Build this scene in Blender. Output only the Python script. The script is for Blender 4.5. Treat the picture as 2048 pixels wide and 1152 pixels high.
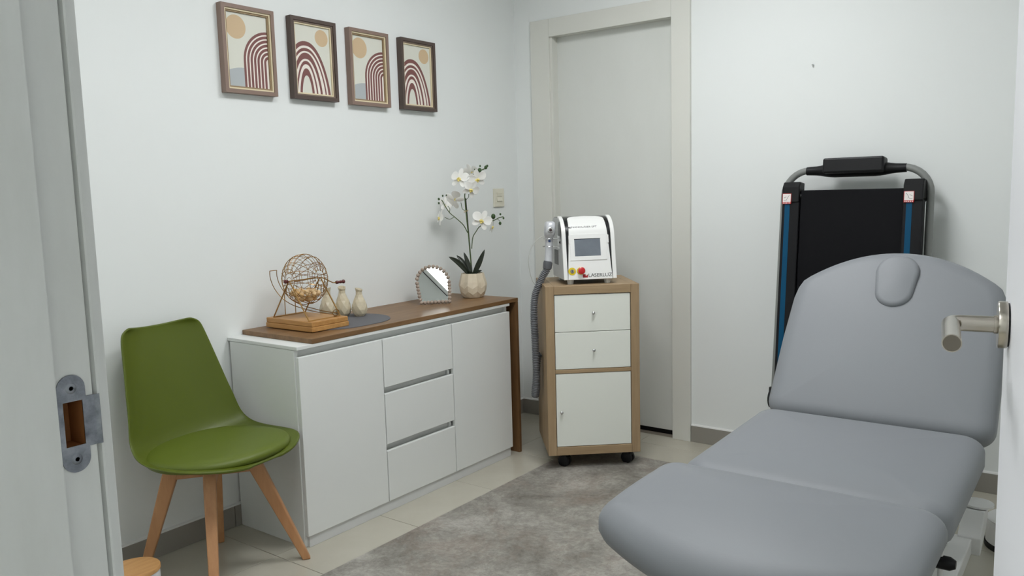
import bpy, bmesh, math, random
from mathutils import Vector, Matrix
random.seed(7)
for o in list(bpy.data.objects): bpy.data.objects.remove(o)
scene = bpy.context.scene
COL = scene.collection
pi, sin, cos = math.pi, math.sin, math.cos

# ---------------------------------------------------------------- camera
cam = bpy.data.cameras.new('camera'); cam_o = bpy.data.objects.new('camera', cam); COL.objects.link(cam_o)
Rv, Uv, Fv = Vector((.80056, .59864, -.02694)), Vector((-.04887, .11002, .99273)), Vector((-.59725, .79342, -.11734))
m = Matrix((Rv, Uv, -Fv)).transposed().to_4x4(); m.translation = (2.6828, -3.6449, 1.2519)
cam_o.matrix_world = m
cam.sensor_width = 36; cam.lens = 1616.35 / 2048 * 36; cam.clip_start = .02
scene.camera = cam_o
# ---------------------------------------------------------------- world, exposure
w = bpy.data.worlds.new('world'); scene.world = w; w.use_nodes = True
w.node_tree.nodes['Background'].inputs[0].default_value = (.8, .85, .9, 1)
w.node_tree.nodes['Background'].inputs[1].default_value = .3
vs = scene.view_settings
vs.view_transform = 'Standard'; vs.look = 'None'; vs.gamma = 1; vs.use_curve_mapping = False
vs.exposure = 0.63
PANEL_POWER = 17.0       # emission strength of the ceiling LED panel
CORRIDOR_POWER = 21.0  # strength of the added corridor fill light
CEIL = 2.60

# ---------------------------------------------------------------- materials
def lin(c):
    return tuple(((v/255)/12.92 if v/255 <= .04045 else ((v/255+.055)/1.055)**2.4) for v in c) + (1,)
MATS = {}
def mat(name, rgb, rough=.5, metal=0, spec=.5, var=None, bump=None, emit=None, coat=0, trans=0, alpha=None):
    """var=(rgb2, scale xyz, amount)  bump=(scale, strength)"""
    if name in MATS: return MATS[name]
    M = bpy.data.materials.new(name); M.use_nodes = True; MATS[name] = M
    nt = M.node_tree; b = nt.nodes['Principled BSDF']
    b.inputs['Base Color'].default_value = lin(rgb); b.inputs['Roughness'].default_value = rough
    b.inputs['Metallic'].default_value = metal; b.inputs['Specular IOR Level'].default_value = spec
    b.inputs['Coat Weight'].default_value = coat; b.inputs['Transmission Weight'].default_value = trans
    if emit: b.inputs['Emission Color'].default_value = lin(emit[0]); b.inputs['Emission Strength'].default_value = emit[1]
    if var or bump:
        tc = nt.nodes.new('ShaderNodeTexCoord')
    if var:
        mp = nt.nodes.new('ShaderNodeMapping'); mp.inputs['Scale'].default_value = var[1]
        nz = nt.nodes.new('ShaderNodeTexNoise'); nz.inputs['Scale'].default_value = 1; nz.inputs['Detail'].default_value = 8
        nz.inputs['Roughness'].default_value = .62
        rp = nt.nodes.new('ShaderNodeValToRGB'); e = rp.color_ramp.elements
        e[0].position = .5-.5*var[2]; e[1].position = .5+.5*var[2]; e[0].color = lin(var[0]); e[1].color = lin(rgb)
        nt.links.new(tc.outputs['Object'], mp.inputs[0]); nt.links.new(mp.outputs[0], nz.inputs['Vector'])
        nt.links.new(nz.outputs[0], rp.inputs[0]); nt.links.new(rp.outputs[0], b.inputs['Base Color'])
    if bump:
        n2 = nt.nodes.new('ShaderNodeTexNoise'); n2.inputs['Scale'].default_value = bump[0]; n2.inputs['Detail'].default_value = 4
        bp = nt.nodes.new('ShaderNodeBump'); bp.inputs['Strength'].default_value = bump[1]; bp.inputs['Distance'].default_value = .002
        nt.links.new(tc.outputs['Object'], n2.inputs['Vector']); nt.links.new(n2.outputs[0], bp.inputs['Height'])
        nt.links.new(bp.outputs[0], b.inputs['Normal'])
    return M
WALL = mat('wall_paint', (236, 239, 237), .6, spec=.3, bump=(28, .12))
CEILM = mat('ceiling_paint', (240, 241, 240), .8)
TILE = mat('floor_tile', (190, 186, 172), .22, var=((181, 176, 161), (6, 6, 6), .6), spec=.5)
GROUT = mat('grout', (120, 112, 100), .9)
BASE = mat('baseboard_tile', (150, 146, 138), .4)
CAULK = mat('caulk', (225, 225, 222), .6)
FRAMEW = mat('door_lacquer', (222, 222, 214), .42, bump=(60, .04))
LEAF = mat('door_leaf', (224, 226, 221), .5, var=((217, 219, 213), (3, 3, 1.2), .5))
JAMB = mat('jamb_paint', (214, 216, 214), .45, var=((200, 202, 198), (9, 9, 2), .35), bump=(35, .15))
WHITE = mat('white_melamine', (230, 232, 229), .42, spec=.4)
WALNUT = mat('walnut_board', (142, 109, 74), .42, var=((104, 76, 47), (30, 3.0, 30), .45))
WALNUTZ = mat('walnut_upright', (132, 98, 64), .45, var=((98, 70, 42), (30, 30, 3), .45))
OAK = mat('pale_oak', (176, 151, 118), .5, var=((152, 127, 95), (55, 55, 4), .5))
OAKX = mat('pale_oak_cross', (176, 151, 118), .5, var=((152, 127, 95), (4, 55, 55), .5))
BLACK = mat('black_plastic', (14, 14, 16), .45, spec=.3)
DARK = mat('dark_fabric_belt', (10, 10, 14), .6, spec=.15, bump=(300, .1))
CHROME = mat('satin_steel', (178, 172, 162), .24, 1)
CHROME2 = mat('polished_steel', (215, 215, 215), .15, 1)
GREEN = mat('green_plastic', (86, 98, 24), .42, spec=.4)
GREENP = mat('green_leatherette', (92, 106, 24), .5, bump=(350, .12))
BEECH = mat('beech_wood', (205, 155, 110), .5, var=((176, 124, 82), (28, 28, 3), .5))
GREY = mat('grey_upholstery', (132, 135, 139), .5, spec=.4, bump=(500, .06))

# ---------------------------------------------------------------- helpers
class MB:
    def __init__(s): s.v = []; s.f = []; s.mi = []; s.cur = 0
    def add(s, vs, fs):
        n = len(s.v); s.v += [tuple(v) for v in vs]; s.f += [tuple(i+n for i in f) for f in fs]; s.mi += [s.cur]*len(fs); return s
    def box(s, x0, x1, y0, y1, z0, z1):
        return s.add([(x0,y0,z0),(x1,y0,z0),(x1,y1,z0),(x0,y1,z0),(x0,y0,z1),(x1,y0,z1),(x1,y1,z1),(x0,y1,z1)],
                     [(3,2,1,0),(4,5,6,7),(0,1,5,4),(1,2,6,5),(2,3,7,6),(3,0,4,7)])
    def rings(s, rings, cap=True, closed=True):
        n = len(rings[0]); vs = [p for r in rings for p in r]; fs = []
        for i in range(len(rings)-1):
            for j in range(n if closed else n-1):
                k = (j+1) % n
                fs.append((i*n+j, i*n+k, (i+1)*n+k, (i+1)*n+j))
        if cap: fs.append(tuple(range(n))[::-1]); fs.append(tuple((len(rings)-1)*n+j for j in range(n)))
        return s.add(vs, fs)
    def tube(s, pts, r, n=8, cap=True, closed=False):
        pts = [Vector(p) for p in pts]; N = len(pts); rings = []
        rr = r if isinstance(r, (list, tuple)) else [r]*N
        t0 = (pts[1]-pts[0]).normalized(); up = Vector((0,0,1)) if abs(t0.z) < .9 else Vector((1,0,0))
        a = t0.cross(up).normalized()
        for i in range(N):
            if closed: t = (pts[(i+1) % N]-pts[i-1]).normalized()
            else: t = (pts[min(i+1,N-1)]-pts[max(i-1,0)]).normalized()
            a = (a-t*a.dot(t)).normalized(); b = t.cross(a)
            rings.append([pts[i]+(a*cos(2*pi*k/n)+b*sin(2*pi*k/n))*rr[i] for k in range(n)])
        if closed: rings.append(rings[0]); cap = False
        return s.rings(rings, cap)
    def lathe(s, prof, n=24, c=(0,0,0), jit=None, cap=True):
        rings = []
        for i, (r, z) in enumerate(prof):
            rings.append([(c[0]+r*(jit(i,k) if jit else 1)*cos(2*pi*k/n), c[1]+r*(jit(i,k) if jit else 1)*sin(2*pi*k/n), c[2]+z) for k in range(n)])
        return s.rings(rings, cap)
    def prism(s, poly, z0, z1, plane='xy'):
        f = {'xy': lambda a,b,c: (a,b,c), 'xz': lambda a,b,c: (a,c,b), 'yz': lambda a,b,c: (c,a,b)}[plane]
        return s.rings([[f(a,b,z0) for a,b in poly], [f(a,b,z1) for a,b in poly]])
    def ball(s, c, r, n=12, sq=(1,1,1)):
        rings = []
        for i in range(1, n//2):
            th = pi*i/(n//2)
            rings.append([(c[0]+r*sq[0]*sin(th)*cos(2*pi*k/n), c[1]+r*sq[1]*sin(th)*sin(2*pi*k/n), c[2]-r*sq[2]*cos(th)) for k in range(n)])
        k0 = len(s.v); s.rings(rings, False); m_ = len(rings)
        s.add([(c[0],c[1],c[2]-r*sq[2]),(c[0],c[1],c[2]+r*sq[2])], [])
        b = len(s.v)-2
        for k in range(n):
            s.f.append((k0+(k+1)%n, k0+k, b)); s.f.append((k0+(m_-1)*n+k, k0+(m_-1)*n+(k+1)%n, b+1)); s.mi += [s.cur]*2
        return s
    def build(s, name, material, parent=None, bevel=0, smooth=None, sub=0, solid=0, seg=2):
        me = bpy.data.meshes.new(name); me.from_pydata(s.v, [], s.f); me.update()
        bm = bmesh.new(); bm.from_mesh(me); bmesh.ops.recalc_face_normals(bm, faces=bm.faces); bm.to_mesh(me); bm.free()
        for x in (material if isinstance(material, (list, tuple)) else [material]): me.materials.append(x)
        me.polygons.foreach_set('material_index', s.mi)
        o = bpy.data.objects.new(name, me); COL.objects.link(o)
        if parent is not None: o.parent = parent
        if smooth is not None:
            me.polygons.foreach_set('use_smooth', [True]*len(me.polygons))
            if smooth < 180: me.set_sharp_from_angle(angle=math.radians(smooth))
        if solid:
            md = o.modifiers.new('solid', 'SOLIDIFY'); md.thickness = solid; md.offset = 0
        if bevel:
            md = o.modifiers.new('bevel', 'BEVEL'); md.width = bevel; md.segments = seg; md.limit_method = 'ANGLE'; md.angle_limit = math.radians(40)
        if sub:
            md = o.modifiers.new('sub', 'SUBSURF'); md.levels = sub; md.render_levels = sub
        return o
def bx(name, material, parent, *d, bevel=.0015): return MB().box(*d).build(name, material, parent, bevel)
def tag(o, label=None, cat=None, group=None, kind=None):
    if label: o['label'] = label
    if cat: o['category'] = cat
    if group: o['group'] = group
    if kind: o['kind'] = kind
    return o
def thing(name, label, cat, loc=(0,0,0), rz=0, group=None, kind=None):
    o = bpy.data.objects.new(name, None); COL.objects.link(o); o.location = loc; o.rotation_euler = (0,0,rz)
    o.empty_display_size = .05
    return tag(o, label, cat, group, kind)
def part_copy(o, parent, loc=None):
    c = o.copy(); COL.objects.link(c); c.parent = parent
    if loc is not None: c.location = loc
    return c
def arc(cx, cy, r, a0, a1, n):
    return [(cx+r*cos(a0+(a1-a0)*i/n), cy+r*sin(a0+(a1-a0)*i/n)) for i in range(n+1)]
def rrect(x0, x1, y0, y1, r, n=6):
    rs = r if isinstance(r, (tuple, list)) else [r]*4      # radii: x0y0, x1y0, x1y1, x0y1
    return (arc(x0+rs[0], y0+rs[0], rs[0], pi, 1.5*pi, n)+arc(x1-rs[1], y0+rs[1], rs[1], 1.5*pi, 2*pi, n)
            +arc(x1-rs[2], y1-rs[2], rs[2], 0, .5*pi, n)+arc(x0+rs[3], y1-rs[3], rs[3], .5*pi, pi, n))
def smooth_path(pts, n=6, closed=False):
    P = [Vector(p) for p in pts]; out = []; N = len(P)
    for i in range(N if closed else N-1):
        g = (lambda k: P[k % N]) if closed else (lambda k: P[max(0, min(N-1, k))])
        a, b, c, d = g(i-1), g(i), g(i+1), g(i+2)
        for j in range(n):
            t = j/n
            out.append(.5*((2*b)+(c-a)*t+(2*a-5*b+4*c-d)*t*t+(3*b-a-3*c+d)*t**3))
    if not closed: out.append(P[-1])
    return out
def text_mesh(name, body, size, material, parent, M, extrude=.0003, sx=1.0):
    cu = bpy.data.curves.new(name, 'FONT'); cu.body = body; cu.size = size; cu.extrude = extrude; cu.align_x = 'LEFT'
    t = bpy.data.objects.new(name+'_tmp', cu); COL.objects.link(t)
    dg = bpy.context.evaluated_depsgraph_get(); me = bpy.data.meshes.new_from_object(t.evaluated_get(dg))
    bpy.data.objects.remove(t); me.name = name; me.materials.clear(); me.materials.append(material)
    me.transform(M @ Matrix.Diagonal((sx, 1, 1, 1)))
    o = bpy.data.objects.new(name, me); COL.objects.link(o); o.parent = parent
    return o

# ================================================================ the room
XR, YE, YW = 3.05, -3.33, .10      # right wall, entry wall inner face, wall thickness
YO = YE-.10                        # entry wall corridor face
DX0, DX1 = 2.009, 2.71              # entry door opening
YC = -5.0                          # far corridor wall
floor = bx('floor', GROUT, None, -.1, XR+.1, YC-.1, .1, -.08, -.0025, bevel=0)
tag(floor, 'cream glossy tiled floor of the treatment room', 'floor', kind='structure')
tp = .4592; tx0 = .354-tp*2; ty0 = -.604+tp*2
tile = None
for i in range(9):
    for j in range(13):
        x0, x1 = max(0, tx0+i*tp), min(XR, tx0+(i+1)*tp); y1, y0 = min(0, ty0-j*tp), max(YC, ty0-(j+1)*tp)
        if x1-x0 < .03 or y1-y0 < .03: continue
        full = abs(x1-x0-tp) < 1e-4 and abs(y1-y0-tp) < 1e-4
        cx, cy = (x0+x1)/2, (y0+y1)/2
        if full and tile:
            part_copy(tile, floor, (cx, cy, 0))
        else:
            t = bx('tile', TILE, floor, x0-cx+.001, x1-cx-.001, y0-cy+.001, y1-cy-.001, -.008, 0, bevel=.0012); t.location = (cx, cy, 0)
            if full: tile = t
tag(bx('wall_left', WALL, None, -.1, 0, YC-.1, .1, 0, CEIL+.1, bevel=0), 'plain white wall on the left with framed prints', 'wall', kind='structure')
wb = thing('wall_back', 'white back wall with the grey door', 'wall', kind='structure')
bm_ = MB().box(0, .20, 0, .1, 0, CEIL).box(.97, XR, 0, .1, 0, CEIL).box(.20, .97, 0, .1, 2.09, CEIL)
bm_.build('plaster', WALL, wb)
tag(bx('wall_right', WALL, None, XR, XR+.1, YC-.1, .1, 0, CEIL+.1, bevel=0), 'white wall on the right, outside the view', 'wall', kind='structure')
tag(bx('wall_corridor', WALL, None, 0, XR, YC-.1, YC, 0, CEIL, bevel=0), 'corridor wall behind the viewer', 'wall', kind='structure')
we = thing('wall_entry', 'white wall with the open entry doorway', 'wall', kind='structure')
MB().box(0, DX0-.035, YO, YE, 0, CEIL).box(DX1+.035, XR, YO, YE, 0, CEIL).box(DX0-.035, DX1+.035, YO, YE, 2.10, CEIL).build('plaster', WALL, we)
tag(bx('ceiling', CEILM, None, -.1, XR+.1, YC-.1, .1, CEIL, CEIL+.1, bevel=0), 'white ceiling carrying the light panel', 'ceiling', kind='structure')
# LED panels; the entry-side and corridor ones are added fill lights
def led(name, x0, x1, y0, y1, power, label):
    t = thing(name, label, 'lamp', ((x0+x1)/2, (y0+y1)/2, CEIL-.03))
    hx, hy = (x1-x0)/2, (y1-y0)/2
    for nm, w0, w1, z0, mt in (('edge_shadow', 0, .008, .002, mat('lamp_edge_shadow', (25, 25, 27), .6)), ('frame', .008, .036, 0, mat('lamp_frame', (235, 235, 235), .4))):  # dark outer border stands in for the shadow gap round the panel
        f = MB()
        for a in ((-hx+w0, hx-w0, -hy+w0, -hy+w1), (-hx+w0, hx-w0, hy-w1, hy-w0), (-hx+w0, -hx+w1, -hy+w1, hy-w1), (hx-w1, hx-w0, -hy+w1, hy-w1)): f.box(a[0], a[1], a[2], a[3], z0, .012)
        f.build(nm, mt, t)
    bx('back_box', mat('lamp_back', (30, 30, 32), .5), t, -hx+.012, hx-.012, -hy+.012, hy-.012, .012, .03, bevel=0)
    bx('diffuser', mat(name+'_glow_%d' % round(power*10), (255, 255, 255), .5, emit=((249, 251, 253), power)), t, -hx+.036, hx-.036, -hy+.036, hy-.036, .004, .010, bevel=0)
    return t
led('ceiling_panel', 1.11, 1.71, -1.525, -.925, PANEL_POWER, 'square white light panel on the ceiling seen in the small mirror')
led('ceiling_panel', 1.13, 1.73, -2.80, -2.20, PANEL_POWER*.7, 'added square fill light on the ceiling nearer the entry door, outside the view')  # added fill light, evens out the left wall and the front
led('corridor_fill', 1.3, 1.9, -4.5, -3.9, CORRIDOR_POWER, 'added unseen square fill light on the corridor ceiling behind the viewer')  # added fill light for the entry jamb and handle reflections
# baseboards
def baseboard(name, label, seg, axis):
    t = thing(name, label, 'baseboard', kind='structure')
    for (a, b) in seg:
        n = max(1, round((b-a)/.46)); L = (b-a)/n
        for i in range(n):
            s, e = a+i*L+.0008, a+(i+1)*L-.0008
            if axis == 'y': bx('tile', BASE, t, .0, .012, s, e, 0, .082)
            else: bx('tile', BASE, t, s, e, -.012, 0, 0, .082)
        if axis == 'y': MB().prism([(0,.082),(.012,.082),(.009,.087),(0,.089)], a, b, 'xz').build('caulk_bead', CAULK, t)
        else: MB().prism([(0,.082),(-.012,.082),(-.009,.087),(0,.089)], a, b, 'yz').build('caulk_bead', CAULK, t)
baseboard('baseboard_left', 'grey brown tile baseboard along the left wall', [(YE, -.013)], 'y')
baseboard('baseboard_back', 'grey brown tile baseboard along the back wall', [(.0, .115), (1.034, XR)], 'x')
# back door (pocket door with flat casing)
d1 = thing('door_1', 'closed pale grey door with flat off white casing', 'door', kind='structure')
bx('leaf', LEAF, d1, .24, .96, .045, .08, .022, 2.10)
bx('casing_upright', FRAMEW, d1, .118, .237, -.018, .0, 0, 2.150)
bx('jamb', FRAMEW, d1, .20, .249, -.006, .1, 0, 2.10)
bx('casing_upright', FRAMEW, d1, .937, 1.033, -.018, .0, 0, 2.26)
bx('jamb', FRAMEW, d1, .940, .972, -.006, .1, 0, 2.10)
bx('casing_head', FRAMEW, d1, .2375, .9365, -.018, .0, 2.058, 2.150)
bx('jamb_head', FRAMEW, d1, .249, .940, -.006, .1, 2.060, 2.10)
bx('threshold_gap', BLACK, d1, .249, .94, .05, .075, -.002, .020)
# entry door frame with strike plate, left jamb
tr = thing('trim_1', 'worn white painted entry door frame with steel strike plate', 'door frame', kind='structure')
def jamb_poly(s, x):      # plan of one jamb; s = +1 for the left jamb
    P = [(-.035, YE+.012), (-.012, YE+.014), (-.004, YE+.0135), (-.0025, YE+.0115), (-.0005, YE+.0045), (-.0008, YE+.0028), (-.0050, YE+.0012), (-.0045, YE+.0002), (0, YE-.0016), (0, YE-.034), (.0105, YE-.034), (.0105, YO-.001), (.008, YO-.012), (-.035, YO-.012)]
    return [(x+s*a, b) for a, b in P]
# left jamb is cut round the latch hole
LZ0, LZ1 = 1.053, 1.096; LY0, LY1 = YE-.0275, YE-.0095
jl = jamb_poly(1, DX0)
for z0, z1 in ((0, LZ0), (LZ1, 2.06)): MB().prism(jl, z0, z1).build('jamb', JAMB, tr, smooth=25)
mj = MB(); mj.prism([(DX0-.035, YE+.012), (DX0-.012, YE+.014), (DX0-.004, YE+.0135), (DX0-.0025, YE+.0115), (DX0-.0005, YE+.0045), (DX0-.0008, YE+.0028), (DX0-.0050, YE+.0012), (DX0-.0045, YE+.0002), (DX0, YE-.0016), (DX0, LY1), (DX0-.035, LY1)], LZ0, LZ1)
mj.prism([(DX0-.035, LY0), (DX0, LY0), (DX0, YE-.034), (DX0+.0105, YE-.034), (DX0+.0105, YO-.001), (DX0+.008, YO-.012), (DX0-.035, YO-.012)], LZ0, LZ1)
mj.build('jamb', JAMB, tr, smooth=25)
lr = MB().box(DX0-.034, DX0-.026, LY0-.0005, LY1+.0005, LZ0-.0005, LZ1+.0005)
lr.box(DX0-.026, DX0-.0006, LY0-.0005, LY0+.0008, LZ0, LZ1).box(DX0-.026, DX0-.0006, LY1-.0008, LY1+.0005, LZ0, LZ1).box(DX0-.026, DX0-.0006, LY0, LY1, LZ0-.0005, LZ0+.0008).box(DX0-.026, DX0-.0006, LY0, LY1, LZ1-.0008, LZ1+.0005)
lr.build('latch_recess', mat('raw_wood', (150, 98, 52), .7), tr)
MB().prism(jamb_poly(-1, DX1), 0, 2.06).build('jamb', JAMB, tr, smooth=25)
bx('frame_head', JAMB, tr, DX0-.035, DX1+.035, YO-.012, YE+.012, 2.06, 2.10)
bx('casing', JAMB, tr, DX0-.09, DX0-.012, YE, YE+.013, 0, 2.13, bevel=.003); bx('casing', JAMB, tr, DX1+.012, DX1+.09, YE, YE+.013, 0, 2.13, bevel=.003)
bx('casing', JAMB, tr, DX0-.09, DX0-.012, YO-.013, YO, 0, 2.13, bevel=.003); bx('casing', JAMB, tr, DX1+.012, DX1+.09, YO-.013, YO, 0, 2.13, bevel=.003)
# strike plate: outline in (y, z), with the latch opening left free (built as strips)
sp = MB(); X = DX0; yc = YE-.0187; SZ = 1.0745
STEEL = mat('worn_strike_steel', (150, 154, 160), .42, .9, var=((96, 100, 108), (60, 60, 60), .4))
hw = .0112; hh = .0405; oy0, oy1, oz0, oz1 = LY0+.0015, LY1-.001, LZ0+.003, LZ1-.003
def yzx(poly, t=.0012): sp.rings([[(X+.0002, a, b) for a, b in poly], [(X+t, a, b) for a, b in poly]])
yzx([(yc-hw, oz1)]+[(yc+hw, oz1)]+arc(yc, SZ+hh-hw, hw, 0, pi, 12))
yzx(arc(yc, SZ-hh+hw, hw, pi, 2*pi, 12)+[(yc+hw, oz0), (yc-hw, oz0)])
yzx([(yc-hw, oz0), (oy0, oz0), (oy0, oz1), (yc-hw, oz1)])
yzx([(oy1, oz0), (yc+hw, oz0), (yc+hw, oz1), (oy1, oz1)])
spo = sp.build('strike_plate', STEEL, tr); spo['label'] = 'worn steel strike plate with two screws'
lip = MB(); lip.rings([[(X+.0002+dx, y, SZ-.021), (X+.0012+dx, y, SZ-.021), (X+.0012+dx, y, SZ+.021), (X+.0002+dx, y, SZ+.021)] for y, dx in ((yc+hw, 0), (YE-.001, .0004), (YE+.0025, .0016), (YE+.0032, .0008))])
lip.build('lip', STEEL, spo)
for z in (SZ+.0295, SZ-.0295):
    s_ = MB()
    s_.rings([[(X+.0012+dx, yc+r*cos(2*pi*k/16), z+r*sin(2*pi*k/16)) for k in range(16)] for r, dx in ((.0045, 0), (.0036, .0007), (.0018, .0008), (.0014, -.0006))])
    s_.build('screw', STEEL, spo, smooth=40)

# entry door leaf, opened into the room, with lever handle
ud = Vector((-.157, .9876, 0)).normalized(); E_ = Vector((2.5882, -2.6257, 0))
d2 = thing('door_2', 'white entry door standing open at the right edge with steel lever', 'door', (E_.x, E_.y, 0), math.atan2(ud.y, ud.x), kind='structure')
# local: +x towards the free edge, +y = left-hand face side
bx('leaf', mat('entry_leaf', (222, 223, 226), .45, bump=(40, .05)), d2, -.70, 0, -.040, 0, .008, 2.045, bevel=.002)
hx, hz = -.060, 1.103
rose = MB(); rose.rings([[(hx+r*cos(2*pi*k/40), y, hz+r*sin(2*pi*k/40)) for k in range(40)] for r, y in ((.0225, .0), (.0225, .0018))]); rose.build('rose_gasket', BLACK, d2)
rose = MB(); rose.rings([[(hx+r*cos(2*pi*k/48), y, hz+r*sin(2*pi*k/48)) for k in range(48)] for r, y in ((.0242, .0018), (.0244, .009), (.0238, .0102), (.0105, .0102))])
ro = rose.build('handle_rose', CHROME, d2, smooth=35)
lev = MB(); P = [(hx, .0102, hz), (hx, .025, hz), (hx, .041, hz)]+[(hx-.012+.012*cos(a), .041+.012*sin(a), hz) for a in (pi/8, pi/4, 3*pi/8, pi/2)]+[(hx-.05, .053, hz), (hx-.125, .053, hz)]
lev.tube(P, .0085, 28); lo = lev.build('lever', CHROME, d2, smooth=50); lo['label'] = 'brushed steel tubular lever handle'
MB().tube([(hx-.1251, .053, hz), (hx-.1256, .053, hz)], .0075, 28).build('lever_end', mat('steel_dark_reflection', (112, 106, 96), .5, .8), d2)  # darker tone paints in the dim corridor reflected by the lever end
MB().tube([(hx, .0103, hz), (hx, .0135, hz)], .0095, 28).build('collar', CHROME, d2, smooth=50)
for z in (.25, 1.05, 1.85): MB().tube([(-.705, .004, z-.04), (-.705, .004, z+.04)], .007, 12).build('hinge', CHROME, d2, smooth=60)

# ================================================================ vinyl mat
VIN = bpy.data.materials.new('vinyl_stone'); VIN.use_nodes = True
nt = VIN.node_tree; b = nt.nodes['Principled BSDF']; b.inputs['Roughness'].default_value = .5
tc = nt.nodes.new('ShaderNodeTexCoord')
def noise(scale, detail, dist=0, rough=.6):
    n = nt.nodes.new('ShaderNodeTexNoise'); n.inputs['Scale'].default_value = scale; n.inputs['Detail'].default_value = detail
    n.inputs['Distortion'].default_value = dist; n.inputs['Roughness'].default_value = rough
    nt.links.new(tc.outputs['Object'], n.inputs['Vector']); return n
def ramp(src, stops):
    r = nt.nodes.new('ShaderNodeValToRGB'); nt.links.new(src.outputs[0], r.inputs[0]); e = r.color_ramp.elements
    while len(e) < len(stops): e.new(.5)
    for el, (p_, c) in zip(e, stops): el.position = p_; el.color = lin(c)
    return r
na = ramp(noise(4.5, 15, .35, .78), [(.36, (120, 115, 108)), (.5, (152, 148, 140)), (.63, (182, 178, 170))])
nb = ramp(noise(4.0, 12, .5, .78), [(.5, (0, 0, 0)), (.68, (255, 255, 255))])
mx = nt.nodes.new('ShaderNodeMix'); mx.data_type = 'RGBA'; mx.inputs[7].default_value = lin((142, 123, 110))
ml = nt.nodes.new('ShaderNodeMath'); ml.operation = 'MULTIPLY'; ml.inputs[1].default_value = .6
nt.links.new(nb.outputs[0], ml.inputs[0]); nt.links.new(ml.outputs[0], mx.inputs[0]); nt.links.new(na.outputs[0], mx.inputs[6])
nc = ramp(noise(45, 8, .6, .75), [(.36, (190, 188, 184)), (.58, (255, 255, 255))])
mm = nt.nodes.new('ShaderNodeMix'); mm.data_type = 'RGBA'; mm.blend_type = 'MULTIPLY'; mm.inputs[0].default_value = .6
nt.links.new(mx.outputs[2], mm.inputs[6]); nt.links.new(nc.outputs[0], mm.inputs[7]); nt.links.new(mm.outputs[2], b.inputs['Base Color'])
tag(bx('floor_mat', VIN, None, .6114, 2.12, -3.20, -.356, .0, .002, bevel=0), 'large grey stone patterned vinyl mat on the tiled floor', 'mat')

# ================================================================ sideboard
sb = thing('sideboard', 'white sideboard with two doors and three drawers along the left wall', 'sideboard', (0, -1.8825, 0))
D = .4105; LL = 1.2325      # local y runs 0 .. LL
bx('side_panel', WHITE, sb, .014, D-.019, 0, .016, 0, .7225)
bx('side_panel', WHITE, sb, .014, D-.019, LL-.016, LL, .0, .7225)
bx('top_panel', WHITE, sb, .001, D, -.001, LL+.001, .7235, .7365)
bx('front_panel_recess', WHITE, sb, .02, D-.03, .016, LL-.016, .04, .7225, bevel=0)
bx('plinth', mat('plinth_melamine', (214, 215, 214), .45), sb, .05, D-.006, .012, LL-.012, 0, .042)
for y0, y1 in ((.004, .4055), (.8205, LL-.002)): bx('door', WHITE, sb, D-.018, D, y0, y1, .043, .697)
for z0, z1 in ((.505, .697), (.276, .479), (.043, .248)): bx('drawer', WHITE, sb, D-.018, D, .4095, .8165, z0, z1)
bx('drawer_divider', WHITE, sb, D-.031, D-.0185, .800, .812, .04, .7, bevel=0)
wt = thing('worktop', 'brown wood effect top board with one end leg on the sideboard', 'worktop', (0, -1.8168, 0))
bx('top_board', WALNUT, wt, .002, .412, 0, 1.234, .7366, .7546)
bx('end_leg', WALNUTZ, wt, .014, .412, 1.216, 1.234, 0, .7364)

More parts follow.
